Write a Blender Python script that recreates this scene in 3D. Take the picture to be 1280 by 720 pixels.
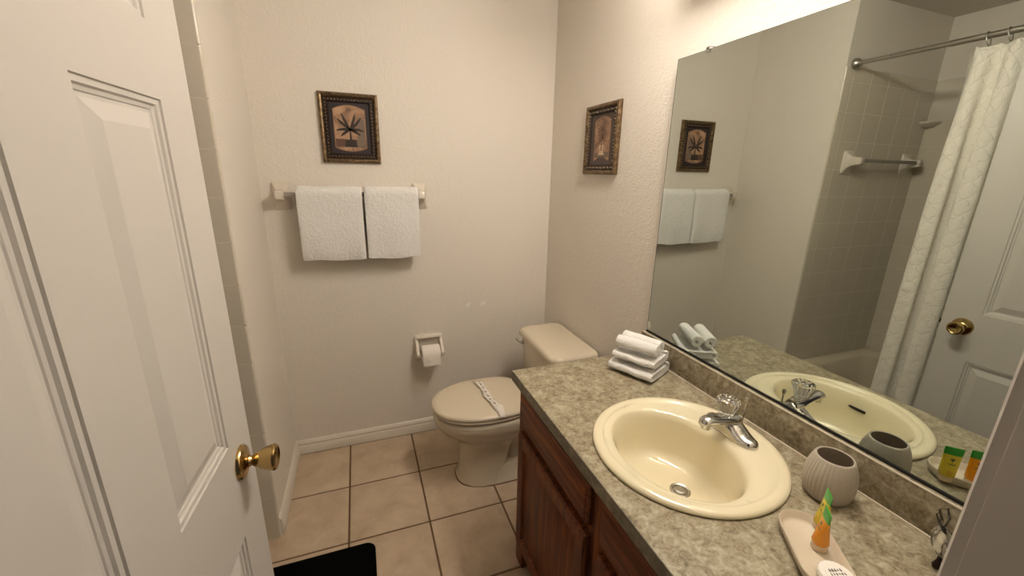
import bpy, bmesh, math, random
from math import sin, cos, pi, radians, sqrt
from mathutils import Vector, Matrix

random.seed(7)
for o in list(bpy.data.objects):
    bpy.data.objects.remove(o)
scene = bpy.context.scene
COL = scene.collection

# ------------------------------------------------------------------ camera
cam_d = bpy.data.cameras.new('camera')
cam = bpy.data.objects.new('camera', cam_d)
COL.objects.link(cam)
cam_d.sensor_fit = 'HORIZONTAL'
cam_d.sensor_width = 36.0
cam_d.lens = 512.37 / 1280 * 36
cam_d.clip_start = 0.02
R_ = Vector((0.93838161, -0.34503556, 0.01975914))
U_ = Vector((0.07533644, 0.26001862, 0.96266024))
F_ = Vector((0.33728976, 0.90185408, -0.26999044))
m = Matrix.Identity(4)
for i in range(3):
    m[i][0] = R_[i]; m[i][1] = U_[i]; m[i][2] = -F_[i]
m[0][3], m[1][3], m[2][3] = -0.9985, -2.1457, 1.4717
cam.matrix_world = m
scene.camera = cam

# ------------------------------------------------------------------ world, exposure
w = bpy.data.worlds.new('hall_ambient'); scene.world = w
w.use_nodes = True
w.node_tree.nodes['Background'].inputs[0].default_value = (1.0, 0.93, 0.86, 1)
w.node_tree.nodes['Background'].inputs[1].default_value = 0.05
scene.view_settings.view_transform = 'Standard'
scene.view_settings.look = 'None'
scene.view_settings.gamma = 1.0
scene.view_settings.use_curve_mapping = False
scene.view_settings.exposure = 0.0
BULB_STRENGTH = 101.0
BULB_COLOR = (1.0, 0.915, 0.835)

# ------------------------------------------------------------------ measures (metres)
XW = 0.02          # mirror wall face
XL = -1.402        # stub wall face (left)
YT = -0.556        # tiled tub end wall
XT = -2.187        # long tub wall
YF = -2.027        # door wall, room face
YO = -2.142        # door wall, hall face
HC = 2.354         # ceiling
CZ = 0.8116        # countertop height
TP = 0.3302        # floor tile pitch

# ------------------------------------------------------------------ helpers
def lin(c):
    r = []
    for v in c:
        v = v / 255.0
        r.append(v / 12.92 if v <= 0.04045 else ((v + 0.055) / 1.055) ** 2.4)
    return (r[0], r[1], r[2], 1.0)

WL = {}
def add_props(o, label=None, cat=None, group=None, kind=None):
    if label: o['label'] = label
    if cat: o['category'] = cat
    if group: o['group'] = group
    if kind: o['kind'] = kind
    return o

def thing(name, loc, label=None, cat=None, group=None, kind=None, rotz=0):
    o = bpy.data.objects.new(name, None)
    COL.objects.link(o)
    o.empty_display_size = 0.05
    o.location = loc
    o.rotation_euler = (0, 0, rotz)
    WL[o.name] = Vector(loc)
    return add_props(o, label, cat, group, kind)

def obj(name, bm, mat, parent=None, origin=None, smooth=35, bevel=0, segs=2, local=False, recalc=True):
    if recalc:
        bmesh.ops.recalc_face_normals(bm, faces=bm.faces[:])
    if bevel:
        es = [e for e in bm.edges if len(e.link_faces) == 2 and e.calc_face_angle(0) > radians(30)]
        bmesh.ops.bevel(bm, geom=es, offset=bevel, segments=segs, profile=0.5, affect='EDGES', clamp_overlap=True)
    off = Vector((0, 0, 0))
    if parent is not None and not local:
        off = WL[parent.name]
    elif origin is not None:
        off = Vector(origin)
    if off.length:
        bmesh.ops.translate(bm, vec=-off, verts=bm.verts[:])
    me = bpy.data.meshes.new(name)
    bm.to_mesh(me); bm.free()
    if mat: me.materials.append(mat)
    if smooth:
        me.shade_smooth()
        me.set_sharp_from_angle(angle=radians(smooth))
    o = bpy.data.objects.new(name, me)
    COL.objects.link(o)
    if parent is not None:
        o.parent = parent
        WL[o.name] = WL[parent.name]
    else:
        o.location = off
        WL[o.name] = off
    return o

def linked(name, me, loc, parent=None, rot=None):
    o = bpy.data.objects.new(name, me)
    COL.objects.link(o)
    o.location = loc
    if rot: o.rotation_euler = rot
    if parent is not None: o.parent = parent
    return o

def NB(): return bmesh.new()

def box(bm, x0, x1, y0, y1, z0, z1):
    v = [bm.verts.new(p) for p in ((x0, y0, z0), (x1, y0, z0), (x1, y1, z0), (x0, y1, z0),
                                   (x0, y0, z1), (x1, y0, z1), (x1, y1, z1), (x0, y1, z1))]
    for f in ((0, 3, 2, 1), (4, 5, 6, 7), (0, 1, 5, 4), (1, 2, 6, 5), (2, 3, 7, 6), (3, 0, 4, 7)):
        bm.faces.new([v[i] for i in f])
    return bm

def loft(bm, loops, cap=(True, True), closed=True):
    rows = [[bm.verts.new(p) for p in L] for L in loops]
    n = len(rows[0])
    for a, b in zip(rows[:-1], rows[1:]):
        for i in range(n if closed else n - 1):
            j = (i + 1) % n
            bm.faces.new((a[i], a[j], b[j], b[i]))
    if cap[0]: bm.faces.new(rows[0][::-1])
    if cap[1]: bm.faces.new(rows[-1])
    return rows

def basis(axis):
    a = Vector(axis).normalized()
    t = Vector((0, 0, 1)) if abs(a.z) < 0.9 else Vector((1, 0, 0))
    u = t.cross(a).normalized()
    return u, a.cross(u), a

def lathe(bm, prof, center=(0, 0, 0), axis=(0, 0, 1), segs=32, flute=None, cap=(True, True)):
    u, v, a = basis(axis); c = Vector(center)
    loops = []
    for k, (r, h) in enumerate(prof):
        L = []
        for i in range(segs):
            th = 2 * pi * i / segs
            rr = r
            if flute: rr = r * (1 + flute(th, k))
            L.append(c + a * h + (u * cos(th) + v * sin(th)) * rr)
        loops.append(L)
    loft(bm, loops, cap)
    return bm

def tube(bm, pts, rad, segs=12, closed=False, cap=True):
    pts = [Vector(p) for p in pts]
    n = len(pts)
    rads = rad if isinstance(rad, (list, tuple)) else [rad] * n
    prev = None; loops = []
    for i, p in enumerate(pts):
        if closed: t = pts[(i + 1) % n] - pts[i - 1]
        else: t = pts[min(i + 1, n - 1)] - pts[max(i - 1, 0)]
        t.normalize()
        if prev is None: u, v, _ = basis(t)
        else:
            u = prev - t * prev.dot(t); u.normalize(); v = t.cross(u)
        prev = u
        loops.append([p + (u * cos(2 * pi * k / segs) + v * sin(2 * pi * k / segs)) * rads[i] for k in range(segs)])
    if closed: loops.append(loops[0]); loft(bm, loops, (False, False)); bmesh.ops.remove_doubles(bm, verts=bm.verts[:], dist=1e-6)
    else: loft(bm, loops, (cap, cap))
    return bm

def rrect(cx, cy, hx, hy, r, n=6):
    P = []
    r = min(r, hx * 0.999, hy * 0.999)
    for (sx, sy, a0) in ((1, 1, 0), (-1, 1, 90), (-1, -1, 180), (1, -1, 270)):
        for k in range(n + 1):
            a = radians(a0 + 90 * k / n)
            P.append((cx + sx * (hx - r) + r * cos(a), cy + sy * (hy - r) + r * sin(a)))
    return P

def ribbon(bm, path, th, stations, place, jit=0.0, rnd=None):
    """path: 2D polyline (a,b); th: thickness; stations along length; place(l,a,b)->world"""
    n = len(path); L = []; Rr = []
    for i in range(n):
        p0 = path[max(i - 1, 0)]; p1 = path[min(i + 1, n - 1)]
        tx, ty = p1[0] - p0[0], p1[1] - p0[1]
        q = sqrt(tx * tx + ty * ty) or 1
        nx, ny = -ty / q, tx / q
        t = th * 0.5
        if i in (0, n - 1): t *= 0.6
        L.append((path[i][0] + nx * t, path[i][1] + ny * t)); Rr.append((path[i][0] - nx * t, path[i][1] - ny * t))
    loop = L + Rr[::-1]
    rows = []
    for s, l in enumerate(stations):
        row = []
        for k, (a, b) in enumerate(loop):
            j = jit * sin(l * 43 + a * 61 + b * 37) + jit * 0.6 * sin(l * 97 - a * 23 + b * 71)
            row.append(bm.verts.new(place(l, a + j * 0.3, b + j)))
        rows.append(row)
    m_ = len(loop)
    for A, Bb in zip(rows[:-1], rows[1:]):
        for i in range(m_):
            j = (i + 1) % m_
            bm.faces.new((A[i], A[j], Bb[j], Bb[i]))
    for row in (rows[0], rows[-1]):
        for i in range(n - 1):
            bm.faces.new((row[i], row[i + 1], row[m_ - 2 - i], row[m_ - 1 - i]))
    return bm

# ------------------------------------------------------------------ materials
MATS = {}
def mat(name, col, rough=0.5, metal=0.0, spec=0.5, coat=0.0, sheen=0.0):
    M = bpy.data.materials.new(name); M.use_nodes = True
    b = M.node_tree.nodes['Principled BSDF']
    b.inputs['Base Color'].default_value = lin(col) if max(col) > 1.0 else (*col, 1)
    b.inputs['Roughness'].default_value = rough
    b.inputs['Metallic'].default_value = metal
    b.inputs['Specular IOR Level'].default_value = spec
    b.inputs['Coat Weight'].default_value = coat
    b.inputs['Sheen Weight'].default_value = sheen
    MATS[name] = M
    return M

def nodes(M): return M.node_tree.nodes, M.node_tree.links, M.node_tree.nodes['Principled BSDF']

def coords(M, scale=(1, 1, 1), kind='Object', rot=(0, 0, 0)):
    N, Lk, b = nodes(M)
    tc = N.new('ShaderNodeTexCoord'); mp = N.new('ShaderNodeMapping')
    mp.inputs['Scale'].default_value = scale
    mp.inputs['Rotation'].default_value = rot
    Lk.new(tc.outputs[kind], mp.inputs['Vector'])
    return mp.outputs['Vector']

def noise(M, vec, scale, detail=3, rough=0.55, dist=0.0):
    N, Lk, b = nodes(M)
    n = N.new('ShaderNodeTexNoise')
    n.inputs['Scale'].default_value = scale; n.inputs['Detail'].default_value = detail
    n.inputs['Roughness'].default_value = rough; n.inputs['Distortion'].default_value = dist
    Lk.new(vec, n.inputs['Vector'])
    return n.outputs['Fac']

def ramp(M, fac, stops):
    N, Lk, b = nodes(M)
    r = N.new('ShaderNodeValToRGB')
    while len(r.color_ramp.elements) < len(stops): r.color_ramp.elements.new(0.5)
    for e, (p, c) in zip(r.color_ramp.elements, stops):
        e.position = p; e.color = lin(c)
    Lk.new(fac, r.inputs['Fac'])
    return r.outputs['Color']

def bump(M, h, strength=0.3, dist=0.001):
    N, Lk, b = nodes(M)
    bp = N.new('ShaderNodeBump')
    bp.inputs['Strength'].default_value = strength; bp.inputs['Distance'].default_value = dist
    Lk.new(h, bp.inputs['Height']); Lk.new(bp.outputs['Normal'], b.inputs['Normal'])

def setcol(M, c): nodes(M)[1].new(c, nodes(M)[2].inputs['Base Color'])

def math_node(M, op, a, b_=None):
    N, Lk, b = nodes(M)
    n = N.new('ShaderNodeMath'); n.operation = op
    for i, v in enumerate((a, b_)):
        if v is None: continue
        if isinstance(v, (int, float)): n.inputs[i].default_value = v
        else: Lk.new(v, n.inputs[i])
    return n.outputs[0]

def painted(name, col, scale=150, s=0.6, d=0.0035, rough=0.5):
    M = mat(name, col, rough, spec=0.35)
    v = coords(M)
    a = noise(M, v, scale, 2, 0.5)
    c = noise(M, v, scale * 0.35, 2, 0.5)
    h = math_node(M, 'ADD', a, math_node(M, 'MULTIPLY', c, 0.8))
    bump(M, h, s, d)
    return M

M_wall = painted('wall_paint', (228, 220, 207))
M_ceil = painted('ceiling_paint', (226, 219, 208), 90, 0.5, 0.003, 0.8)
M_white = mat('white_gloss_paint', (226, 219, 206), 0.35, spec=0.4)
M_door = mat('door_paint', (198, 192, 183), 0.42, spec=0.4)
v = coords(M_door, (60, 14, 4)); bump(M_door, noise(M_door, v, 3.0, 4, 0.6, 0.6), 0.22, 0.0012)
M_base = mat('baseboard_paint', (222, 213, 198), 0.4)
v = coords(M_base, (12, 12, 90)); bump(M_base, noise(M_base, v, 3.0, 3, 0.6), 0.25, 0.001)
M_jamb = mat('jamb_paint', (188, 181, 172), 0.45)

M_grout = mat('floor_grout', (112, 90, 70), 0.9, spec=0.1)
bump(M_grout, noise(M_grout, coords(M_grout), 300), 0.3, 0.001)
M_ftile = mat('floor_tile', (190, 164, 134), 0.42, spec=0.4)
N, Lk, b = nodes(M_ftile)
v = coords(M_ftile)
oi = N.new('ShaderNodeObjectInfo')
vm = N.new('ShaderNodeVectorMath'); vm.operation = 'ADD'
Lk.new(v, vm.inputs[0])
cmb = N.new('ShaderNodeCombineXYZ'); Lk.new(math_node(M_ftile, 'MULTIPLY', oi.outputs['Random'], 40.0), cmb.inputs[0]); Lk.new(cmb.outputs[0], vm.inputs[1])
f1 = noise(M_ftile, vm.outputs[0], 9, 5, 0.6, 0.4)
setcol(M_ftile, ramp(M_ftile, f1, [(0.3, (178, 156, 130)), (0.55, (195, 174, 148)), (0.8, (206, 187, 162))]))
bump(M_ftile, noise(M_ftile, vm.outputs[0], 60, 3), 0.12, 0.001)

M_wtile = mat('tub_tile_glaze', (212, 202, 184), 0.16, spec=0.5)
M_wgrout = mat('tub_tile_grout', (226, 217, 199), 0.8)
M_lam = mat('laminate_stone', (150, 138, 110), 0.38, spec=0.4)
v = coords(M_lam)
n1 = noise(M_lam, v, 42, 6, 0.65, 0.8)
n2 = noise(M_lam, v, 140, 3, 0.6)
nn = math_node(M_lam, 'ADD', math_node(M_lam, 'MULTIPLY', n1, 0.72), math_node(M_lam, 'MULTIPLY', n2, 0.28))
setcol(M_lam, ramp(M_lam, nn, [(0.36, (102, 90, 68)), (0.46, (136, 124, 99)), (0.54, (155, 145, 121)), (0.64, (176, 167, 142))]))
M_lamedge = mat('laminate_edge', (100, 92, 78), 0.45)
v = coords(M_lamedge)
setcol(M_lamedge, ramp(M_lamedge, noise(M_lamedge, v, 42, 6, 0.65, 0.8), [(0.36, (96, 88, 72)), (0.55, (122, 114, 96)), (0.68, (142, 132, 112))]))
M_caulk = mat('caulk', (222, 212, 194), 0.5)

def wood(name, axis):
    M = mat(name, (96, 52, 28), 0.42, spec=0.25)
    sc = {'y': (26, 1.6, 26), 'z': (26, 26, 1.6), 'x': (1.6, 26, 26)}[axis]
    v = coords(M, sc)
    g = noise(M, v, 3.2, 6, 0.62, 0.5)
    v2 = coords(M, tuple(s * 6 if s > 5 else s * 3 for s in sc))
    p = noise(M, v2, 2.0, 3, 0.7)
    mix = math_node(M, 'ADD', math_node(M, 'MULTIPLY', g, 0.7), math_node(M, 'MULTIPLY', p, 0.3))
    setcol(M, ramp(M, mix, [(0.36, (50, 24, 11)), (0.46, (88, 44, 20)), (0.55, (112, 60, 29)), (0.66, (136, 78, 40))]))
    bump(M, p, 0.12, 0.0006)
    return M
M_woody = wood('oak_grain_along', 'y'); M_woodz = wood('oak_grain_upright', 'z')
M_dark = mat('toe_kick_dark', (34, 24, 18), 0.7)

M_porc = mat('cream_sink_porcelain', (228, 217, 184), 0.05, spec=0.55, coat=0.3)
M_toil = mat('bone_toilet_porcelain', (212, 199, 175), 0.12, spec=0.5, coat=0.3)
M_seat = mat('bone_toilet_seat', (214, 200, 175), 0.22, spec=0.5)
M_cer = mat('ceramic_fixture', (214, 204, 188), 0.18, spec=0.5)
M_chrome = mat('chrome', (200, 198, 194), 0.08, metal=1.0)
M_nickel = mat('brushed_nickel', (186, 182, 174), 0.34, metal=1.0)
M_brass = mat('polished_brass', (190, 162, 108), 0.18, metal=1.0)
M_black = mat('black_slot', (10, 9, 8), 0.6)
M_blackrub = mat('black_mat_rubber', (5, 5, 5), 0.95, spec=0.05)
M_mirror = mat('mirror_silver', (0.62, 0.665, 0.62), 0.0, metal=1.0)
M_mback = mat('mirror_edge', (34, 37, 33), 0.3)
M_glassy = mat('clear_glass', (1.0, 1.0, 1.0), 0.02, spec=0.5)
nodes(M_glassy)[2].inputs['Transmission Weight'].default_value = 1.0
nodes(M_glassy)[2].inputs['IOR'].default_value = 1.47
M_liner = mat('clear_liner', (206, 200, 186), 0.3)
nodes(M_liner)[2].inputs['Alpha'].default_value = 0.42
M_acr = mat('grey_bar_plastic', (150, 142, 134), 0.3)

def terry(name, col):
    M = mat(name, col, 0.95, spec=0.1, sheen=0.3)
    v = coords(M)
    a = noise(M, v, 300, 2, 0.6); c = noise(M, v, 70, 3, 0.6)
    bump(M, math_node(M, 'ADD', a, math_node(M, 'MULTIPLY', c, 1.2)), 1.0, 0.0045)
    return M
M_terry = terry('white_terry', (247, 244, 238))
M_paper = mat('tissue_paper', (236, 228, 216), 0.9, spec=0.1)
bump(M_paper, noise(M_paper, coords(M_paper), 220), 0.3, 0.001)
M_curt = mat('matelasse_curtain', (232, 226, 212), 0.9, spec=0.1, sheen=0.2)
N, Lk, b = nodes(M_curt)
tc = N.new('ShaderNodeTexCoord'); sp = N.new('ShaderNodeSeparateXYZ'); Lk.new(tc.outputs['UV'], sp.inputs[0])
ds = []
for sgn in (1, -1):
    q = math_node(M_curt, 'ADD', math_node(M_curt, 'MULTIPLY', sp.outputs[0], 36.0 * sgn), math_node(M_curt, 'MULTIPLY', sp.outputs[1], 46.0))
    wob = noise(M_curt, coords(M_curt), 30, 2)
    q = math_node(M_curt, 'ADD', q, math_node(M_curt, 'MULTIPLY', wob, 3.0))
    ds.append(math_node(M_curt, 'POWER', math_node(M_curt, 'ABSOLUTE', math_node(M_curt, 'SINE', q)), 0.35))
hh = math_node(M_curt, 'MULTIPLY', ds[0], ds[1])
hh = math_node(M_curt, 'ADD', hh, math_node(M_curt, 'MULTIPLY', noise(M_curt, coords(M_curt), 160, 2), 0.5))
bump(M_curt, hh, 0.8, 0.004)

M_bronze = mat('aged_bronze_frame', (120, 92, 58), 0.38, metal=0.7)
v = coords(M_bronze)
setcol(M_bronze, ramp(M_bronze, noise(M_bronze, v, 60, 4, 0.7), [(0.35, (74, 57, 40)), (0.55, (122, 100, 72)), (0.75, (154, 130, 98))]))
M_carve = mat('carved_dark_border', (44, 30, 22), 0.4, metal=0.3)
M_carveg = mat('carved_gilt_leaves', (156, 134, 104), 0.4, metal=0.5)
M_mat1 = mat('dark_brown_mat_board', (38, 26, 26), 0.6)
M_mat2 = mat('grey_brown_mat_board', (84, 70, 62), 0.6)
def vign(name, a, b_, c):
    M = mat(name, a, 0.6)
    setcol(M, ramp(M, noise(M, coords(M), 18, 4, 0.6, 0.5), [(0.35, c), (0.5, b_), (0.68, a)]))
    return M
M_vig1 = vign('tan_print', (186, 150, 116), (160, 124, 94), (108, 82, 64))
M_vig2 = vign('dusty_print', (176, 142, 112), (152, 118, 92), (112, 88, 72))
M_leaf = mat('printed_dark_leaf', (44, 32, 24), 0.6)
M_leaf2 = mat('printed_brown_leaf', (92, 62, 48), 0.6)
M_leaf3 = mat('printed_pale_leaf', (118, 88, 68), 0.6)
M_line = mat('printed_gold_line', (132, 98, 70), 0.6)
M_pgrey = mat('printed_grey', (116, 98, 82), 0.6)
M_plight = mat('printed_cream', (196, 172, 142), 0.6)
M_cup = mat('taupe_ribbed_ceramic', (174, 165, 149), 0.5)
M_cupin = mat('cup_inside', (158, 144, 128), 0.6)
M_dish = mat('beige_soap_dish', (208, 195, 172), 0.4)
def plas(name, col):
    M = mat(name, col, 0.25, spec=0.5)
    b = nodes(M)[2]
    b.inputs['Subsurface Weight'].default_value = 0.0
    return M
M_orange = plas('orange_tube', (226, 146, 22)); M_yellow = plas('yellow_tube', (214, 190, 54))
M_green = plas('green_crimp', (56, 150, 48)); M_dgreen = mat('dark_green_print', (60, 92, 30), 0.5)
M_capw = plas('milky_cap', (216, 190, 156)); M_oprint = mat('dark_orange_print', (186, 96, 14), 0.5)
M_wrap = mat('soap_wrapper', (238, 232, 222), 0.4); M_ink = mat('grey_ink', (92, 88, 84), 0.6)
M_brown = mat('dark_brown_metal', (40, 28, 22), 0.4, metal=0.5)
M_patch = mat('wall_patch_white', (240, 234, 224), 0.6)
M_latch = mat('latch_dark', (60, 48, 30), 0.4, metal=0.6)  # dark metal of the latch bolt
M_bulb = bpy.data.materials.new('lit_bulb'); M_bulb.use_nodes = True
nt = M_bulb.node_tree; nt.nodes.clear()
em = nt.nodes.new('ShaderNodeEmission'); ou = nt.nodes.new('ShaderNodeOutputMaterial')
em.inputs[0].default_value = (*BULB_COLOR, 1); em.inputs[1].default_value = BULB_STRENGTH
nt.links.new(em.outputs[0], ou.inputs[0])

# ------------------------------------------------------------------ room shell
floor = thing('floor', (0, 0, 0), 'beige square ceramic tile floor with dark grout', kind='structure')
obj('grout_bed', box(NB(), XT, XW, YO, 0, -0.06, -0.003), M_grout, floor, smooth=0)
tile_mesh = None
TX, TY = -1.1374, -0.341
g = 0.0040
full = None
for i in range(-3, 5):
    for j in range(-2, 7):
        x0, x1 = TX + (i - 1) * TP + g, TX + i * TP - g
        y1, y0 = TY - (j - 1) * TP - g, TY - j * TP + g
        cx0, cx1 = max(x0, -1.475), min(x1, XW); cy0, cy1 = max(y0, YO), min(y1, 0.0)
        if cx1 - cx0 < 0.01 or cy1 - cy0 < 0.01: continue
        isfull = abs((cx1 - cx0) - (x1 - x0)) < 1e-6 and abs((cy1 - cy0) - (y1 - y0)) < 1e-6
        cx, cy = (cx0 + cx1) / 2, (cy0 + cy1) / 2
        if isfull and full:
            linked('floor_tile', full, (cx, cy, 0), floor)
        else:
            bm = NB(); box(bm, cx0 - cx, cx1 - cx, cy0 - cy, cy1 - cy, -0.009, 0.0)
            o = obj('floor_tile', bm, M_ftile, None, bevel=0.0025, segs=2)
            o.location = (cx, cy, 0); o.parent = floor
            if isfull: full = o.data

def wall(name, *boxes, m=M_wall):
    bm = NB()
    for b_ in boxes: box(bm, *b_)
    o = obj(name, bm, m, smooth=0)
    o['kind'] = 'structure'
    return o
wall_back = wall('wall_back', (XL - 0.02, XW + 0.1, 0, 0.1, -0.06, HC))
wall('wall_right', (XW, XW + 0.1, YO, 0, -0.06, HC))
wall_left = wall('wall_left', (XT - 0.1, XL, YT + 0.008, 0.1, -0.06, HC))
wall_tub = wall('wall_tub', (XT - 0.1, XT - 0.008, YO, YT + 0.008, -0.06, HC))
DJ0, DJ1 = -1.300, -0.555       # door opening
wall('wall_front', (XT - 0.008, DJ0 - 0.018, YO, YF, -0.06, HC), (DJ1 + 0.018, XW, YO, YF, -0.06, HC),
     (DJ0 - 0.018, DJ1 + 0.018, YO, YF, 2.055, HC))
wall('ceiling', (XT - 0.1, XW + 0.1, YO, 0.1, HC, HC + 0.08), m=M_ceil)
# white spackle marks on the back wall
for (x, z, a) in ((-0.459, 0.751, 0.5), (-0.370, 0.753, 0.5)):
    bm = NB()
    P = [(0.022 * cos(t * pi / 4) * (1.0 if t % 2 else 0.75), 0.009 * sin(t * pi / 4)) for t in range(8)]
    loops = []
    for yy in (0.0005, -0.0008):
        loops.append([(x + p * cos(a) - q * sin(a), yy, z + p * sin(a) + q * cos(a)) for p, q in P])
    loft(bm, loops)
    obj('paint_patch', bm, M_patch, wall_back)

def baseboard(name, pts):
    """pts: (x,y,nx,ny) line ends; profile extruded"""
    (xa, ya), (xb, yb), (nx, ny) = pts
    prof = [(0, 0), (0.013, 0), (0.013, 0.045), (0.009, 0.052), (0.011, 0.060), (0.006, 0.074), (0.003, 0.078), (0, 0.08)]
    bm = NB()
    loft(bm, [[(x + nx * d, y + ny * d, h) for d, h in prof] for x, y in ((xa, ya), (xb, yb))])
    o = obj(name, bm, M_base, smooth=30); o['kind'] = 'structure'
    return o
baseboard('baseboard_back', ((XL, 0), (XW, 0), (0, -1)))
baseboard('baseboard_left', ((XL, 0), (XL, YT + 0.02), (1, 0)))
baseboard('baseboard_right', ((XW, 0), (XW, -0.95), (-1, 0)))

# door jambs and casings
def jamb(name, xj, s):
    bm = NB()
    t = thing(name, (xj, YF, 0), kind='structure')
    obj('jamb_board', box(NB(), min(xj, xj + s * 0.018), max(xj, xj + s * 0.018), YO, YF, 0, 2.055), M_jamb, t, bevel=0.001)
    obj('door_stop', box(NB(), min(xj, xj - s * 0.010), max(xj, xj - s * 0.010), YO + 0.03, YF - 0.040, 0, 2.04), M_jamb, t, bevel=0.002)
    # casing profile, room side
    prof = [(0.005, 0), (0.005, 0.009), (0.010, 0.012), (0.016, 0.011), (0.022, 0.013), (0.048, 0.015), (0.056, 0.015), (0.057, 0)]
    bm = NB()
    loft(bm, [[(xj + s * d, YF + h, z) for d, h in prof] for z in (0, 2.11)])
    obj('casing', bm, M_jamb, t, smooth=25)
    return t
jamb('trim_1', DJ1, 1)
jamb('trim_2', DJ0, -1)
t = thing('trim_3', (DJ0, YF, 2.05), kind='structure')
obj('head_jamb', box(NB(), DJ0, DJ1, YO, YF, 2.037, 2.055), M_jamb, t, bevel=0.001)
obj('casing', box(NB(), DJ0 - 0.057, DJ1 + 0.057, YF, YF + 0.015, 2.055, 2.11), M_jamb, t, bevel=0.003)

# ------------------------------------------------------------------ tub surround tiles
zj = [0.002] + [0.204 + 0.1467 * k for k in range(0, 13)] + [2.032]
xj = [XL, -1.463, -1.610, -1.757, -1.904, -2.051, XT]
gt = 0.0012
def tile_box(hx, hy, hz):
    bm = NB(); box(bm, -hx, hx, -hy, hy, -hz, hz)
    return bm
cache = {}
def wall_tile(cx, cy, cz, hx, hy, hz, parent, first=False):
    key = (round(hx, 4), round(hy, 4), round(hz, 4), first)
    if key not in cache:
        bm = tile_box(hx, hy, hz)
        if first:   # bullnose edge: round the outer front edge
            bmesh.ops.recalc_face_normals(bm, faces=bm.faces[:])
            es = [e for e in bm.edges if all(v.co.x > 0 and v.co.y < 0 for v in e.verts)]
            bmesh.ops.bevel(bm, geom=es, offset=0.008, segments=5, profile=0.5, affect='EDGES')
            o = obj('wall_tile', bm, M_wtile, None, smooth=40)
        else:
            o = obj('wall_tile', bm, M_wtile, None, bevel=0.0008, segs=1, smooth=20)
        cache[key] = o.data
        o.location = (cx, cy, cz); o.parent = parent
    else:
        linked('wall_tile', cache[key], (cx, cy, cz), parent)
obj('grout_bed', box(NB(), XT, XL - 0.006, YT + 0.0007, YT + 0.008, 0, 2.03), M_wgrout, wall_left, smooth=0)
obj('grout_bed', box(NB(), XT - 0.008, XT - 0.0007, YF, YT + 0.0007, 0.30, 2.03), M_wgrout, wall_tub, smooth=0)
for c in range(6):
    for r in range(len(zj) - 1):
        x1, x0 = xj[c] + (0.004 if c == 0 else -gt), xj[c + 1] + gt
        z0, z1 = zj[r] + gt, zj[r + 1] - gt
        if c > 0 and z1 < 0.36: continue
        wall_tile((x0 + x1) / 2, YT + 0.004, (z0 + z1) / 2, (x1 - x0) / 2, 0.004, (z1 - z0) / 2, wall_left, c == 0)
yj = [YT - 0.1467 * k for k in range(0, 11)] 
yj = [y for y in yj if y > YF + 0.03] + [YF]
for c in range(len(yj) - 1):
    for r in range(len(zj) - 1):
        y1, y0 = yj[c] - gt, yj[c + 1] + gt
        z0, z1 = zj[r] + gt, zj[r + 1] - gt
        if z1 < 0.36: continue
        wall_tile(XT - 0.004, (y0 + y1) / 2, (z0 + z1) / 2, 0.004, (y1 - y0) / 2, (z1 - z0) / 2, wall_tub)

# ------------------------------------------------------------------ bathtub
tx0, tx1, ty0, ty1 = XT + 0.002, -1.475, YF + 0.002, YT - 0.002
tcx, tcy = (tx0 + tx1) / 2, (ty0 + ty1) / 2
tub = thing('bathtub', (tcx, tcy, 0), 'beige bathtub with rounded basin behind the shower curtain', 'bathtub')
hx, hy = (tx1 - tx0) / 2, (ty1 - ty0) / 2
bm = NB(); loops = []
for (ix, iy, r, z) in ((0.0, 0.0, 0.004, 0.0), (0.0, 0.0, 0.004, 0.355), (0.004, 0.004, 0.01, 0.375), (0.02, 0.02, 0.02, 0.38),
                       (0.055, 0.07, 0.12, 0.378), (0.07, 0.085, 0.14, 0.365), (0.085, 0.11, 0.15, 0.25), (0.11, 0.17, 0.16, 0.09), (0.16, 0.24, 0.16, 0.055)):
    loops.append([(x, y, z) for x, y in rrect(tcx, tcy, hx - ix, hy - iy, r, 8)])
loft(bm, loops, (False, True))
obj('tub_shell', bm, M_toil, tub, smooth=50)
obj('drain', lathe(NB(), [(0.03, 0), (0.03, 0.003), (0.02, 0.004)], (tcx, ty0 + 0.32, 0.055), segs=24), M_chrome, tub)

# ------------------------------------------------------------------ door (six raised panels)
DW, DT, DH = 0.745, 0.035, 2.02
DANG = radians(3.0)
# hinge at local origin; leaf runs along local +s from the hinge
edge = Vector((-1.250, -1.255, 0)); ddir = Vector((sin(DANG), cos(DANG), 0))
hinge = edge - ddir * DW
door = thing('door_1', (hinge.x, hinge.y, 0.012), 'white six panel door standing open with brass knob', kind='structure', rotz=-DANG)
# local axes: y along leaf, +x towards the room, z up ; latch side at y = DW
stile, mid, pw = 0.108, 0.108, 0.193
cols = [(DW - stile - pw - mid - pw, DW - stile - pw - mid), (DW - stile - pw, DW - stile)]
rows_ = [(0.20, 0.762), (0.963, 1.552), (1.655, 1.90)]
ys = sorted({0, DW, *[q for c in cols for q in c]}); zs = sorted({0, DH, *[q for r in rows_ for q in r]})
bm = NB()
for side, xx in ((1, 0.0), (-1, -DT)):
    for a in range(len(ys) - 1):
        for c in range(len(zs) - 1):
            if any(abs(ys[a] - q[0]) < 1e-6 for q in cols) and any(abs(zs[c] - q[0]) < 1e-6 for q in rows_): continue
            vs = [bm.verts.new((xx, y, z)) for y, z in ((ys[a], zs[c]), (ys[a + 1], zs[c]), (ys[a + 1], zs[c + 1]), (ys[a], zs[c + 1]))]
            bm.faces.new(vs if side > 0 else vs[::-1])
for (y0, z0, y1, z1) in ((0, 0, DW, 0), (DW, 0, DW, DH), (DW, DH, 0, DH), (0, DH, 0, 0)):
    bm.faces.new([bm.verts.new(p) for p in ((0, y0, z0), (-DT, y0, z0), (-DT, y1, z1), (0, y1, z1))])
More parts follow.
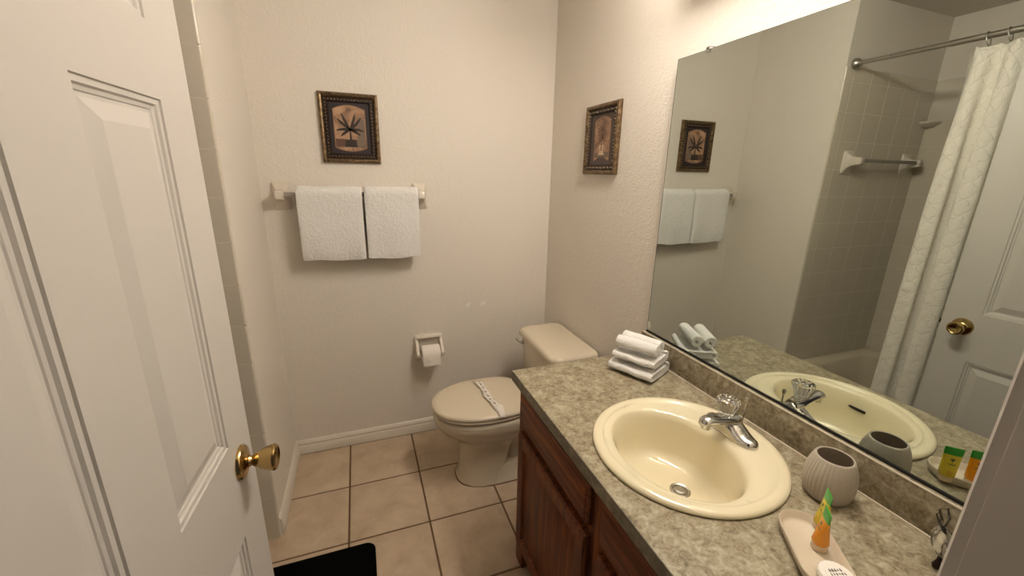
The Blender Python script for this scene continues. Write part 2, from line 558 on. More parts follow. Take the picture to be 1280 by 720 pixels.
bmesh.ops.remove_doubles(bm, verts=bm.verts[:], dist=1e-5)
obj('door_leaf', bm, M_door, door, local=True, smooth=0)
PROF = [(0.0, 0.0), (0.0015, -0.0028), (0.008, -0.0034), (0.0105, -0.0066), (0.015, -0.0076), (0.0165, -0.0092), (0.021, -0.0092), (0.040, -0.0026), (0.043, -0.0015)]
for c in cols:
    for r in rows_:
        for side in (1, -1):
            bm = NB(); loops = []
            for ins, dep in PROF:
                x = dep if side > 0 else -DT - dep
                loops.append([(x, c[0] + ins, r[0] + ins), (x, c[1] - ins, r[0] + ins), (x, c[1] - ins, r[1] - ins), (x, c[0] + ins, r[1] - ins)])
            loft(bm, loops, (False, True))
            bmesh.ops.recalc_face_normals(bm, faces=bm.faces[:])
            if sum(f.normal.x for f in bm.faces) * side < 0: bmesh.ops.reverse_faces(bm, faces=bm.faces[:])
            obj('raised_panel', bm, M_door, door, local=True, smooth=12, recalc=False)
KY, KZ = DW - 0.066, 0.900
for side in (1, -1):
    x0 = 0.0 if side > 0 else -DT
    kn = obj('door_knob', lathe(NB(), [(0.009, 0.012), (0.0115, 0.016), (0.009, 0.020), (0.0125, 0.024), (0.017, 0.033), (0.0225, 0.045), (0.0255, 0.055), (0.0262, 0.059), (0.0245, 0.063), (0.020, 0.0645), (0.017, 0.062), (0.0, 0.061)],
                               (x0, KY, KZ), (side, 0, 0), 40, cap=(True, False)), M_brass, door, local=True, smooth=40)
    obj('rose_plate', lathe(NB(), [(0.034, 0), (0.034, 0.003), (0.031, 0.007), (0.022, 0.009), (0.015, 0.012), (0.013, 0.014)], (x0, KY, KZ), (side, 0, 0), 40), M_brass, kn, local=True, smooth=40)
obj('latch_plate', box(NB(), -DT + 0.006, -0.006, DW - 0.0005, DW + 0.0015, KZ - 0.028, KZ + 0.028), M_brass, door, local=True, bevel=0.0006)
obj('latch_bolt', box(NB(), -DT + 0.012, -0.012, DW + 0.001, DW + 0.010, KZ - 0.009, KZ + 0.009), M_latch, door, local=True, bevel=0.002)
for hz in (0.22, 1.0, 1.80):
    obj('hinge_barrel', lathe(NB(), [(0.006, hz - 0.045), (0.006, hz + 0.045)], (0.004, -0.006, 0), segs=12), M_brass, door, local=True)

# ------------------------------------------------------------------ vanity cabinet
van = thing('vanity_cabinet', (-0.25, -1.48, 0), 'reddish brown oak vanity cabinet under the laminate countertop', 'cabinet')
CY0, CY1 = YF + 0.002, -0.952     # near wall end, toilet end
FX = -0.512
obj('side_panel', box(NB(), FX + 0.001, XW - 0.002, CY1 - 0.016, CY1, 0, CZ - 0.037), M_woodz, van, bevel=0.001)
obj('side_panel', box(NB(), FX + 0.001, XW - 0.002, CY0, CY0 + 0.016, 0, CZ - 0.037), M_woodz, van, bevel=0.001)
obj('bottom_panel', box(NB(), FX + 0.02, XW - 0.002, CY0 + 0.017, CY1 - 0.017, 0.10, 0.115), M_woody, van)
obj('toe_kick', box(NB(), FX + 0.06, FX + 0.072, CY0 + 0.017, CY1 - 0.017, 0, 0.10), M_dark, van)
bm = NB()
ST = [(CY1 - 0.058, CY1), (-1.512, -1.432), (CY0, CY0 + 0.058)]
for a, c in ST: box(bm, FX, FX + 0.018, a, c, 0.0 if c == CY1 else 0.10, CZ - 0.037)
for (a, c) in ((-1.432, CY1 - 0.058), (CY0 + 0.058, -1.512)):
    for z0, z1 in ((0.735, CZ - 0.037), (0.590, 0.645), (0.10, 0.135)):
        box(bm, FX + 0.0005, FX + 0.0175, a, c, z0, z1)
obj('face_frame', bm, M_woodz, van, bevel=0.0008)
for (a, c) in ((-1.447, -0.985), (-1.962, -1.497)):
    # drawer front with routed edge
    bm = NB(); loops = []
    for ins, x in ((0, FX), (0, FX - 0.010), (0.004, FX - 0.014), (0.009, FX - 0.0145), (0.014, FX - 0.018), (0.016, FX - 0.0185)):
        loops.append([(x, a + ins, 0.632 + ins), (x, c - ins, 0.632 + ins), (x, c - ins, 0.752 - ins), (x, a + ins, 0.752 - ins)])
    loft(bm, loops)
    obj('drawer_front', bm, M_woody, van, smooth=15)
    # door: frame and flat centre panel
    z0, z1 = 0.122, 0.600
    fw_ = 0.052
    dr = NB(); loops = []
    for ins, x in ((0, FX), (0, FX - 0.012), (0.006, FX - 0.019), (fw_ - 0.008, FX - 0.019), (fw_ - 0.004, FX - 0.015), (fw_, FX - 0.009), (fw_, FX - 0.004)):
        loops.append([(x, a + ins, z0 + ins), (x, c - ins, z0 + ins), (x, c - ins, z1 - ins), (x, a + ins, z1 - ins)])
    loft(dr, loops, (True, False))
    d = obj('cabinet_door', dr, M_woodz, van, smooth=15)
    obj('door_panel', box(NB(), FX - 0.009, FX - 0.0045, a + fw_ - 0.001, c - fw_ + 0.001, z0 + fw_ - 0.001, z1 - fw_ + 0.001), M_woodz, d, bevel=0.0008)

# ------------------------------------------------------------------ countertop
CX0, CY_E = -0.539, -0.9353
BS = -0.012                       # backsplash face
SKX, SKY, SKR = -0.270, -1.465, 0.2285
top = thing('countertop', (-0.26, -1.48, CZ - 0.037), 'mottled beige brown laminate countertop with matching backsplash', 'countertop')
def ring_slab(bm, x0, x1, y0, y1, z0, z1, cx, cy, r):
    angs = [2 * pi * k / 72 for k in range(72)] + [math.atan2(yy - cy, xx - cx) % (2 * pi) for xx in (x0, x1) for yy in (y0, y1)]
    angs.sort()
    inner = []; outer = []
    for a in angs:
        dx, dy = cos(a), sin(a)
        tt = min([( (x1 if dx > 0 else x0) - cx) / dx if abs(dx) > 1e-9 else 1e9, ((y1 if dy > 0 else y0) - cy) / dy if abs(dy) > 1e-9 else 1e9])
        outer.append((cx + dx * tt, cy + dy * tt)); inner.append((cx + dx * r, cy + dy * r))
    loops = [[(x, y, z1) for x, y in inner], [(x, y, z1) for x, y in outer], [(x, y, z0) for x, y in outer], [(x, y, z0) for x, y in inner], [(x, y, z1) for x, y in inner]]
    loft(bm, loops, (False, False)); bmesh.ops.remove_doubles(bm, verts=bm.verts[:], dist=1e-6)
bm = NB(); ring_slab(bm, CX0 + 0.0015, XW - 0.001, YF + 0.001, CY_E - 0.0015, CZ - 0.037, CZ, SKX, SKY, 0.215)
obj('top_slab', bm, M_lam, top, smooth=20)
obj('edge_band', box(NB(), CX0, CX0 + 0.0014, YF + 0.001, CY_E, CZ - 0.037, CZ - 0.0006), M_lamedge, top)
obj('edge_band', box(NB(), CX0 + 0.0015, XW - 0.001, CY_E - 0.0014, CY_E, CZ - 0.037, CZ - 0.0006), M_lamedge, top)
bs = obj('backsplash', box(NB(), BS, XW - 0.001, YF + 0.001, CY_E - 0.004, CZ, CZ + 0.089), M_lam, top, bevel=0.0015)
obj('caulk_bead', box(NB(), BS - 0.0028, BS, YF + 0.001, CY_E - 0.004, CZ - 0.0002, CZ + 0.003), M_caulk, top, bevel=0.001)
obj('top_seam', box(NB(), BS - 0.0006, BS + 0.002, YF + 0.001, CY_E - 0.004, CZ + 0.0865, CZ + 0.0895), M_caulk, bs, smooth=0)

# ------------------------------------------------------------------ sink
sink = thing('sink', (SKX, SKY, CZ), 'round cream drop-in sink with grooved rim set in the countertop', 'sink')
BX, BY, BAX, BAY = -0.303, -1.468, 0.140, 0.174
DX, DY = -0.262, -1.466
def circ(cx, cy, ax, ay, z, n=96):
    return [(cx + ax * cos(2 * pi * k / n), cy + ay * sin(2 * pi * k / n), CZ + z) for k in range(n)]
def lerp_ring(f, z):   # f 0 outer circle .. 1 basin edge
    cx = SKX + (BX - SKX) * f; cy = SKY + (BY - SKY) * f
    return circ(cx, cy, SKR + (BAX - SKR) * f, SKR + (BAY - SKR) * f, z)
def basin(s, z):
    k = 1 - s
    return circ(BX + (DX - BX) * k, BY + (DY - BY) * k, BAX * s, BAY * s, z)
bm = NB()
loops = [circ(SKX, SKY, 0.213, 0.213, -0.002), circ(SKX, SKY, SKR - 0.003, SKR - 0.003, 0.0), circ(SKX, SKY, SKR, SKR, 0.004), circ(SKX, SKY, SKR - 0.002, SKR - 0.002, 0.009), circ(SKX, SKY, SKR - 0.008, SKR - 0.008, 0.0125), circ(SKX, SKY, SKR - 0.018, SKR - 0.018, 0.0135),
         circ(SKX, SKY, SKR - 0.026, SKR - 0.026, 0.0125), circ(SKX, SKY, SKR - 0.029, SKR - 0.029, 0.0095), lerp_ring(0.55, 0.0085),
         lerp_ring(0.80, 0.008), lerp_ring(0.93, 0.0065), lerp_ring(1.0, 0.001), basin(0.965, -0.012), basin(0.93, -0.035), basin(0.895, -0.068), basin(0.86, -0.101),
         basin(0.77, -0.1185), basin(0.57, -0.1265), basin(0.34, -0.1302), circ(DX, DY, 0.026, 0.026, -0.1325), circ(DX, DY, 0.024, 0.024, -0.150)]
loft(bm, loops, (False, True))
obj('sink_bowl', bm, M_porc, sink, smooth=60)
dr = obj('drain', lathe(NB(), [(0.0255, -0.1335), (0.0255, -0.1305), (0.023, -0.1295), (0.0185, -0.131), (0.0185, -0.14)], (DX, DY, CZ), segs=36), M_nickel, sink)
obj('stopper', lathe(NB(), [(0.016, -0.140), (0.016, -0.1315), (0.0145, -0.1295), (0.010, -0.1285), (0.0095, -0.1295), (0.0, -0.1295)], (DX, DY, CZ), segs=36, cap=(True, False)), M_nickel, dr)
bm = NB()
sx = BX + (DX - BX) * 0.07 - BAX * 0.93
sec = rrect(0, 0, 0.024, 0.0045, 0.0045, 6)
loft(bm, [[(sx + 0.0 + d + 0.002 * (q / 0.0045), -1.455 + p, CZ - 0.036 + q) for p, q in sec] for d in (0.004, -0.004)])
obj('overflow_slot', bm, M_black, sink)

# ------------------------------------------------------------------ faucet
FCX, FCY, FZ = -0.116, -1.463, CZ + 0.0085
fau = thing('faucet', (FCX, FCY, FZ), 'chrome centerset faucet with clear knob handle on the sink rim', 'faucet')
bm = NB(); loops = []
for t_ in (-1, -0.985, -0.94, -0.85, -0.7, -0.52, -0.34, -0.17, 0, 0.17, 0.34, 0.52, 0.7, 0.85, 0.94, 0.985, 1):
    hw = 0.0285 * sqrt(max(0.02, 1 - abs(t_) ** 4)) 
    hh_ = 0.019 + 0.034 * max(0, 1 - abs(t_) / 0.62) ** 1.0
    if abs(t_) > 0.85: hh_ *= sqrt(max(0.08, 1 - ((abs(t_) - 0.85) / 0.15) ** 2))
    L = []
    for k in range(17):
        a = pi * k / 16
        L.append((FCX + hw * cos(a), FCY + 0.079 * t_, FZ + hh_ * sin(a) ** 0.7))
    loops.append(L)
loft(bm, loops)
obj('faucet_body', bm, M_chrome, fau, smooth=60)
bm = NB(); loops = []
for (x, z, hw, h) in ((0.014, 0.040, 0.018, 0.014), (-0.01, 0.042, 0.023, 0.017), (-0.035, 0.047, 0.0205, 0.0150), (-0.062, 0.052, 0.0185, 0.0130), (-0.086, 0.055, 0.017, 0.012), (-0.100, 0.053, 0.0155, 0.0105), (-0.107, 0.050, 0.010, 0.007)):
    loops.append([(FCX + x, FCY + hw * cos(2 * pi * k / 24), FZ + z + h * sin(2 * pi * k / 24)) for k in range(24)])
loft(bm, loops)
sp_ = obj('spout', bm, M_chrome, fau, smooth=60)
obj('aerator', lathe(NB(), [(0.0105, 0.032), (0.0115, 0.034), (0.0115, 0.048)], (FCX - 0.090, FCY, FZ), segs=24), M_chrome, sp_)
obj('handle_stem', lathe(NB(), [(0.017, 0.040), (0.0165, 0.052), (0.013, 0.056), (0.013, 0.060)], (FCX - 0.023, FCY + 0.003, FZ), segs=32), M_chrome, fau)
kb = obj('knob_handle', lathe(NB(), [(0.013, 0.0605), (0.0175, 0.062), (0.020, 0.074), (0.0260, 0.088), (0.0285, 0.097), (0.0270, 0.101), (0.020, 0.1025), (0.012, 0.1005), (0.0, 0.0995)], (FCX - 0.023, FCY + 0.003, FZ), segs=72,
                              flute=lambda th, k: 0.028 * cos(18 * th) if 1 <= k <= 5 else 0, cap=(True, False)), M_glassy, fau, smooth=30)
obj('knob_cap', lathe(NB(), [(0.008, 0.101), (0.008, 0.1025), (0.005, 0.104), (0, 0.104)], (FCX - 0.023, FCY + 0.003, FZ), segs=24, cap=(True, False)), M_chrome, kb)
bm = NB(); tube(bm, [(FCX + 0.047, FCY + 0.006, FZ + 0.005), (FCX + 0.047, FCY + 0.006, FZ + 0.078)], 0.0022, 10)
lr = obj('lift_rod', bm, M_chrome, fau)
obj('rod_tip', lathe(NB(), [(0.0025, 0.076), (0.0045, 0.080), (0.0055, 0.088), (0.004, 0.091)], (FCX + 0.047, FCY + 0.006, FZ), segs=16), M_chrome, lr)

# ------------------------------------------------------------------ mirror
MY0, MY1, MZ0, MZ1 = YF + 0.010, -0.9533, CZ + 0.0905, 1.833
mir = thing('mirror', (0.0, (MY0 + MY1) / 2, MZ0), 'large frameless wall mirror resting on the backsplash', 'mirror')
bm = NB(); box(bm, 0.0008, 0.0062, MY0, MY1, MZ0 + 0.0002, MZ1)
obj('mirror_back', bm, M_mback, mir, smooth=0)
bm = NB(); bm.faces.new([bm.verts.new(p) for p in ((0, MY1 - 0.003, MZ0 + 0.006), (0, MY0, MZ0 + 0.006), (0, MY0, MZ1 - 0.0015), (0, MY1 - 0.003, MZ1 - 0.0015))])
ext = bmesh.ops.extrude_face_region(bm, geom=bm.faces[:]); bmesh.ops.translate(bm, vec=(0.0007, 0, 0), verts=[v_ for v_ in ext['geom'] if isinstance(v_, bmesh.types.BMVert)])
obj('mirror_glass', bm, M_mirror, mir, smooth=0)
obj('bottom_channel', box(NB(), -0.0025, 0.0068, MY0, MY1, MZ0 - 0.0008, MZ0 + 0.0055), M_black, mir)
for y in (-1.08, -1.75):
    obj('mirror_clip', box(NB(), -0.003, 0.019, y - 0.009, y + 0.009, MZ1 - 0.009, MZ1 + 0.006), M_glassy, mir, bevel=0.0012)

# ------------------------------------------------------------------ vanity light bar
LY0, LY1, LZ = -1.63, -1.00, 2.225
lt = thing('vanity_light', (XW, (LY0 + LY1) / 2, LZ), 'chrome bar of globe bulbs on the wall above the mirror', 'light')
obj('added_shade_box', box(NB(), XW - 0.132, XW, LY0, LY1, LZ - 0.122, LZ + 0.122), M_white, lt, bevel=0.004)  # unseen deep box, added to keep bulb light off the wall below
obj('face_plate', box(NB(), XW - 0.136, XW - 0.1322, LY0 + 0.012, LY1 - 0.012, LZ - 0.105, LZ + 0.105), M_chrome, lt, bevel=0.0015)
bulb_me = None
NBULB = 5
for k in range(NBULB):
    y = LY0 + 0.06 + (LY1 - LY0 - 0.12) * k / (NBULB - 1)
    obj('bulb_socket', lathe(NB(), [(0.026, 0), (0.026, 0.006), (0.018, 0.010), (0.018, 0.016)], (XW - 0.136, y, LZ), (-1, 0, 0), 20), M_chrome, lt)
    if bulb_me is None:
        pr = [(0.014, 0.0)] + [(0.045 * sin(radians(a)), 0.052 - 0.045 * cos(radians(a))) for a in range(22, 180, 12)] + [(0.0005, 0.097)]
        o = obj('globe_bulb', lathe(NB(), pr, (0, 0, 0), (-1, 0, 0), 24), M_bulb, None, smooth=80)
        bulb_me = o.data
        o.parent = lt
    else:
        o = linked('globe_bulb', bulb_me, (0, 0, 0), lt)
    o.location = (-0.150, y - (LY0 + LY1) / 2, 0)

# ------------------------------------------------------------------ toilet (faces -x)
TYC = -0.435
toi = thing('toilet', (-0.36, TYC, 0), 'bone coloured two piece toilet with closed lid', 'toilet')
def egg(xf, xb, hw, z, n=48, p=2.15, bias=0.56, pb=0.9):
    """rounded front (towards -x) egg outline"""
    L = []
    xm = xf + (xb - xf) * bias
    for k in range(n):
        a = 2 * pi * k / n
        c, s = cos(a), sin(a)
        pp_ = p if c < 0 else p + pb; cc = abs(c) ** (2 / pp_) * (1 if c > 0 else -1); ss = abs(s) ** (2 / pp_) * (1 if s > 0 else -1)
        x = xm + cc * ((xb - xm) if c > 0 else (xm - xf))
        L.append((x, TYC + hw * ss, z))
    return L
bm = NB()
loft(bm, [egg(-0.636, -0.22, 0.124, 0.0, p=2.6), egg(-0.636, -0.22, 0.124, 0.006, p=2.6), egg(-0.628, -0.225, 0.118, 0.014, p=2.6), egg(-0.622, -0.23, 0.110, 0.06, p=2.6),
          egg(-0.618, -0.235, 0.103, 0.085, p=2.6)])
obj('foot', bm, M_toil, toi, smooth=60)
bm = NB(); loft(bm, [egg(-0.641, -0.215, 0.129, 0.0002, p=2.6), egg(-0.640, -0.216, 0.128, 0.003, p=2.6), egg(-0.634, -0.222, 0.122, 0.0045, p=2.6)])
obj('base_caulk', bm, M_grout, toi, smooth=60)
bm = NB()
loft(bm, [egg(-0.632, -0.40, 0.120, 0.004), egg(-0.622, -0.39, 0.112, 0.06), egg(-0.616, -0.375, 0.106, 0.13), egg(-0.618, -0.355, 0.106, 0.19), egg(-0.634, -0.325, 0.118, 0.225), egg(-0.668, -0.29, 0.145, 0.26),
          egg(-0.712, -0.265, 0.170, 0.295), egg(-0.736, -0.25, 0.181, 0.33), egg(-0.742, -0.245, 0.184, 0.36), egg(-0.738, -0.245, 0.181, 0.374), egg(-0.722, -0.26, 0.168, 0.3795), egg(-0.715, -0.265, 0.162, 0.388)])
obj('bowl', bm, M_toil, toi, smooth=60)
bm = NB()   # trapway and tank shelf
loops = []
for (z, x0, x1, h) in ((0.08, -0.40, -0.24, 0.06), (0.15, -0.40, -0.20, 0.065), (0.24, -0.40, -0.10, 0.085), (0.30, -0.40, -0.03, 0.115), (0.345, -0.40, -0.015, 0.130), (0.365, -0.40, -0.012, 0.132)):
    loops.append([(x, y, z) for x, y in rrect((x0 + x1) / 2, TYC, (x1 - x0) / 2, h, 0.05, 6)])
loft(bm, loops)
obj('trapway', bm, M_toil, toi, smooth=60)
for s in (1, -1):
    obj('bolt_cap', lathe(NB(), [(0.014, 0), (0.0135, 0.012), (0.009, 0.021), (0.001, 0.024)], (-0.30, TYC + s * 0.088, 0.078), segs=20), M_seat, toi)
bm = NB()
loft(bm, [egg(-0.738, -0.285, 0.180, 0.3890), egg(-0.744, -0.283, 0.184, 0.3915), egg(-0.744, -0.283, 0.184, 0.400), egg(-0.740, -0.285, 0.181, 0.4035)])
obj('seat', bm, M_seat, toi, smooth=50)
bm = NB()
loft(bm, [egg(-0.738, -0.278, 0.180, 0.406), egg(-0.748, -0.275, 0.187, 0.409), egg(-0.748, -0.275, 0.187, 0.416), egg(-0.742, -0.280, 0.182, 0.422), egg(-0.722, -0.295, 0.168, 0.426), egg(-0.64, -0.36, 0.11, 0.4285), egg(-0.53, -0.46, 0.02, 0.4295)])
obj('lid', bm, M_seat, toi, smooth=50)
for s in (1, -1):
    obj('lid_hinge', box(NB(), -0.298, -0.262, TYC + s * 0.075 - 0.022, TYC + s * 0.075 + 0.022, 0.386, 0.412), M_seat, toi, bevel=0.005)
def tankring(x0, x1, y0, y1, z, r, bow=0.0):
    L = []
    for x, y in rrect((x0 + x1) / 2, (y0 + y1) / 2, (x1 - x0) / 2, (y1 - y0) / 2, r, 7):
        q = (y - (y0 + y1) / 2) / ((y1 - y0) / 2)
        f = (x1 - x) / (x1 - x0)
        L.append((x - bow * (1 - q * q) * f, y, z))
    return L
bm = NB()
loft(bm, [tankring(-0.20, 0.0, -0.610, -0.260, 0.366, 0.03, 0.015), tankring(-0.208, 0.002, -0.622, -0.248, 0.385, 0.03, 0.02), tankring(-0.220, 0.004, -0.640, -0.230, 0.60, 0.03, 0.02), tankring(-0.220, 0.004, -0.642, -0.228, 0.640, 0.03, 0.02)])
obj('tank', bm, M_toil, toi, smooth=50)
bm = NB()
loft(bm, [tankring(-0.226, 0.006, -0.650, -0.220, 0.640, 0.035, 0.022), tankring(-0.235, 0.008, -0.660, -0.210, 0.645, 0.04, 0.024), tankring(-0.236, 0.008, -0.661, -0.209, 0.660, 0.042, 0.024), tankring(-0.232, 0.006, -0.657, -0.213, 0.671, 0.042, 0.024),
          tankring(-0.222, 0.0, -0.648, -0.222, 0.678, 0.04, 0.024), tankring(-0.205, -0.015, -0.63, -0.24, 0.681, 0.035, 0.02)])
obj('tank_lid', bm, M_toil, toi, smooth=50)
lv = obj('flush_lever', lathe(NB(), [(0.012, 0), (0.012, 0.006), (0.008, 0.010), (0.006, 0.016)], (-0.228, -0.272, 0.606), (-1, 0, 0), 20), M_nickel, toi)
bm = NB(); tube(bm, [(-0.242, -0.272, 0.606), (-0.247, -0.258, 0.607), (-0.247, -0.222, 0.609)], [0.005, 0.0055, 0.006], 12)
obj('lever_arm', bm, M_nickel, lv)

# sanitary paper strip across the lid
bm = NB(); rows = []
nS = 30
for i in range(nS + 1):
    t_ = i / nS
    y = -0.305 + (-0.624 + 0.305) * t_
    zt = 0.4315 + 0.006 * abs(sin(t_ * 21)) * (1 if t_ < 0.9 else 0.3)
    if y < TYC - 0.165: zt = 0.4305 - (TYC - 0.165 - y) * 0.45
    if y < TYC - 0.187: zt = 0.4206 - (TYC - 0.187 - y) * 2.0; y = TYC - 0.192 - (TYC - 0.187 - y) * 0.2
    xc = -0.492 + 0.028 * t_ + 0.005 * sin(t_ * 9)
    hw = 0.017 + 0.003 * sin(t_ * 17)
    tw = 0.004 * sin(t_ * 13)
    rows.append([(xc - hw, y, zt + tw), (xc - hw * 0.3, y + 0.004 * sin(t_ * 31), zt + 0.005), (xc + hw * 0.4, y, zt + 0.002 * sin(t_ * 40)), (xc + hw, y, zt + max(-0.001, -tw))])
loft(bm, rows, (False, False), closed=False)
strip = obj('paper_strip', bm, M_paper, origin=(-0.48, TYC, 0.43), smooth=20, recalc=False)
add_props(strip, 'crumpled white paper sanitary strip lying across the toilet lid', 'paper strip')
md = strip.modifiers.new('thick', 'SOLIDIFY'); md.thickness = 0.0006
bm = NB()
for i in range(1, 26, 2):
    a = rows[i]; b2 = rows[i + 1]
    if i > 23: break
    def mixp(p, q, f): return Vector(p) * (1 - f) + Vector(q) * f
    for f0, f1 in ((0.15, 0.8), ):
        pts = [mixp(a[1], a[2], f0), mixp(a[1], a[2], f1), mixp(b2[1], b2[2], f1), mixp(b2[1], b2[2], f0)]
        lo = [p + Vector((0, 0, 0.0009)) for p in pts]; hi = [p + Vector((0, 0, 0.0014)) for p in pts]
        loft(bm, [lo, hi])
obj('printed_marks', bm, M_ink, strip, smooth=0)

# ------------------------------------------------------------------ towel bar on back wall
BZ, BYY = 1.362, -0.062
tb = thing('towel_bar', (-1.0, 0, BZ), 'white ceramic towel bar on the back wall below the palm picture', 'towel bar')
def post(x, parent, m=M_cer, zc=1.352, y_wall=0.0, sgn=-1, wx=0.036):
    bm = NB(); loops = []
    for (d, hx_, up, dn) in ((0.0, wx, 0.062, 0.062), (0.006, wx, 0.062, 0.062), (0.012, wx * 0.88, 0.054, 0.050), (0.022, wx * 0.66, 0.040, 0.030), (0.036, wx * 0.55, 0.030, 0.020), (0.055, wx * 0.52, 0.027, 0.016), (0.076, wx * 0.50, 0.026, 0.014), (0.082, wx * 0.40, 0.021, 0.009)):
        loops.append([(x + p, y_wall + sgn * d, zc + q + (up - dn) / 2) for p, q in rrect(0, 0, hx_, (up + dn) / 2, 0.008 if d < 0.02 else 0.007, 4)])
    loft(bm, loops)
    return obj('bar_post', bm, m, parent, smooth=45)
post(-1.320, tb); post(-0.704, tb)
obj('bar', box(NB(), -1.312, -0.712, BYY - 0.009, BYY + 0.009, BZ - 0.009, BZ + 0.009), M_acr, tb, bevel=0.002)

def hang_towel(name, x0, x1, zb_front, zb_back, label, th=0.021, seed=0.0):
    yb = BYY
    r = 0.016 + th / 2
    path = [(yb + r - 0.004, zb_back + (BZ - zb_back) * k / 10) for k in range(10)]
    path += [(yb + r * cos(pi * k / 10), BZ + r * sin(pi * k / 10)) for k in range(0, 11)]
    path += [(yb - r + 0.004 * sin(k * 0.5 + seed) * k / 12, BZ - (BZ - zb_front) * k / 14) for k in range(1, 15)]
    bm = NB()
    n = 22
    st = [x0 + (x1 - x0) * k / n for k in range(n + 1)]
    def place(l, a, b_):
        f = (l - x0) / (x1 - x0)
        e = max(0.0, abs(f - 0.5) * 2 - 0.9) / 0.1
        drop = (BZ - b_) / 0.3
        dz = 0.004 * sin(f * 6 + seed) * max(0, drop)
        da = 0.0035 * sin(f * 9 + seed * 2 + b_ * 7) * max(0, drop)
        a2 = a + (yb - r - a) * 0 + da + (0.004 * e if a < yb else -0.004 * e)
        return (l - 0.004 * (f - 0.5) * 0 , a2, b_ + dz + (0.002 * e if drop > 0.8 else -0.003 * e))
    ribbon(bm, path, th, st, place, 0.0008)
    o = obj(name, bm, M_terry, origin=((x0 + x1) / 2, BYY, BZ), smooth=70)
    return add_props(o, label, 'towel', 'hand towels over the bar')
hang_towel('hand_towel', -1.252, -0.979, 1.062, 1.12, 'white terry hand towel, the wider left one on the bar', seed=0.3)
hang_towel('hand_towel', -0.968, -0.722, 1.060, 1.10, 'white terry hand towel, the narrower right one on the bar', seed=1.9)

# ------------------------------------------------------------------ toilet paper holder and roll
tp = thing('paper_holder', (-0.687, 0, 0.53), 'cream ceramic toilet paper holder on the back wall beside the toilet', 'paper holder')
bm = NB(); loops = []
for d, hx_, hz_ in ((0, 0.079, 0.072), (0.008, 0.079, 0.072), (0.014, 0.072, 0.065), (0.016, 0.062, 0.055), (0.010, 0.056, 0.049), (0.004, 0.054, 0.047)):
    loops.append([(-0.687 + p, -d, 0.530 + q) for p, q in rrect(0, 0, hx_, hz_, 0.010, 5)])
loft(bm, loops)
obj('back_plate', bm, M_cer, tp, smooth=45)
for s in (1, -1):
    bm = NB(); loops = []
    for d, zc, hz_ in ((0.010, 0.545, 0.045), (0.03, 0.535, 0.034), (0.05, 0.524, 0.022), (0.066, 0.516, 0.015), (0.078, 0.513, 0.012), (0.083, 0.513, 0.007)):
        loops.append([(-0.687 + s * 0.066 + p, -d, zc + q) for p, q in rrect(0, 0, 0.0085, hz_, 0.006, 4)])
    loft(bm, loops)
    obj('holder_arm', bm, M_cer, tp, smooth=45)
bm = NB(); box(bm, -0.687 - 0.070, -0.687 + 0.070, -0.030, -0.006, 0.588, 0.602)
obj('top_lip', bm, M_cer, tp, bevel=0.005, segs=3)
obj('roller', lathe(NB(), [(0.008, -0.060), (0.008, 0.060)], (-0.687, -0.066, 0.513), (1, 0, 0), 20), M_cer, tp)
roll = thing('paper_roll', (-0.687, -0.066, 0.513), 'white toilet paper roll in the ceramic wall holder', 'toilet paper')
RC = (-0.687, -0.066, 0.513)
bm = NB(); lathe(bm, [(0.020, -0.048), (0.047, -0.048), (0.049, -0.046), (0.049, 0.046), (0.047, 0.048), (0.020, 0.048), (0.020, -0.048)], RC, (1, 0, 0), 40, cap=(False, False))
bmesh.ops.remove_doubles(bm, verts=bm.verts[:], dist=1e-6)
obj('paper', bm, M_paper, roll, smooth=50)
bm = NB()
P = [(RC[1] - 0.0497 * cos(a), RC[2] + 0.0497 * sin(a)) for a in [radians(60 - 6 * k) for k in range(11)]]
P += [(RC[1] - 0.0497 - 0.0005 * k, RC[2] - 0.008 * k) for k in range(1, 7)]
ribbon(bm, P, 0.0008, [RC[0] - 0.047 + 0.094 * k / 4 for k in range(5)], lambda l, a, b_: (l, a, b_))
sh = obj('loose_sheet', bm, M_paper, roll, smooth=50)
bm = NB(); lathe(bm, [(0.013, 0), (0.013, 0.0012), (0.009, 0.002), (0.0, 0.002)], (RC[0] - 0.014, RC[1] - 0.0510, RC[2] - 0.014), (0, -1, 0), 24, cap=(True, False))
obj('seal_sticker', bm, M_paper, sh)

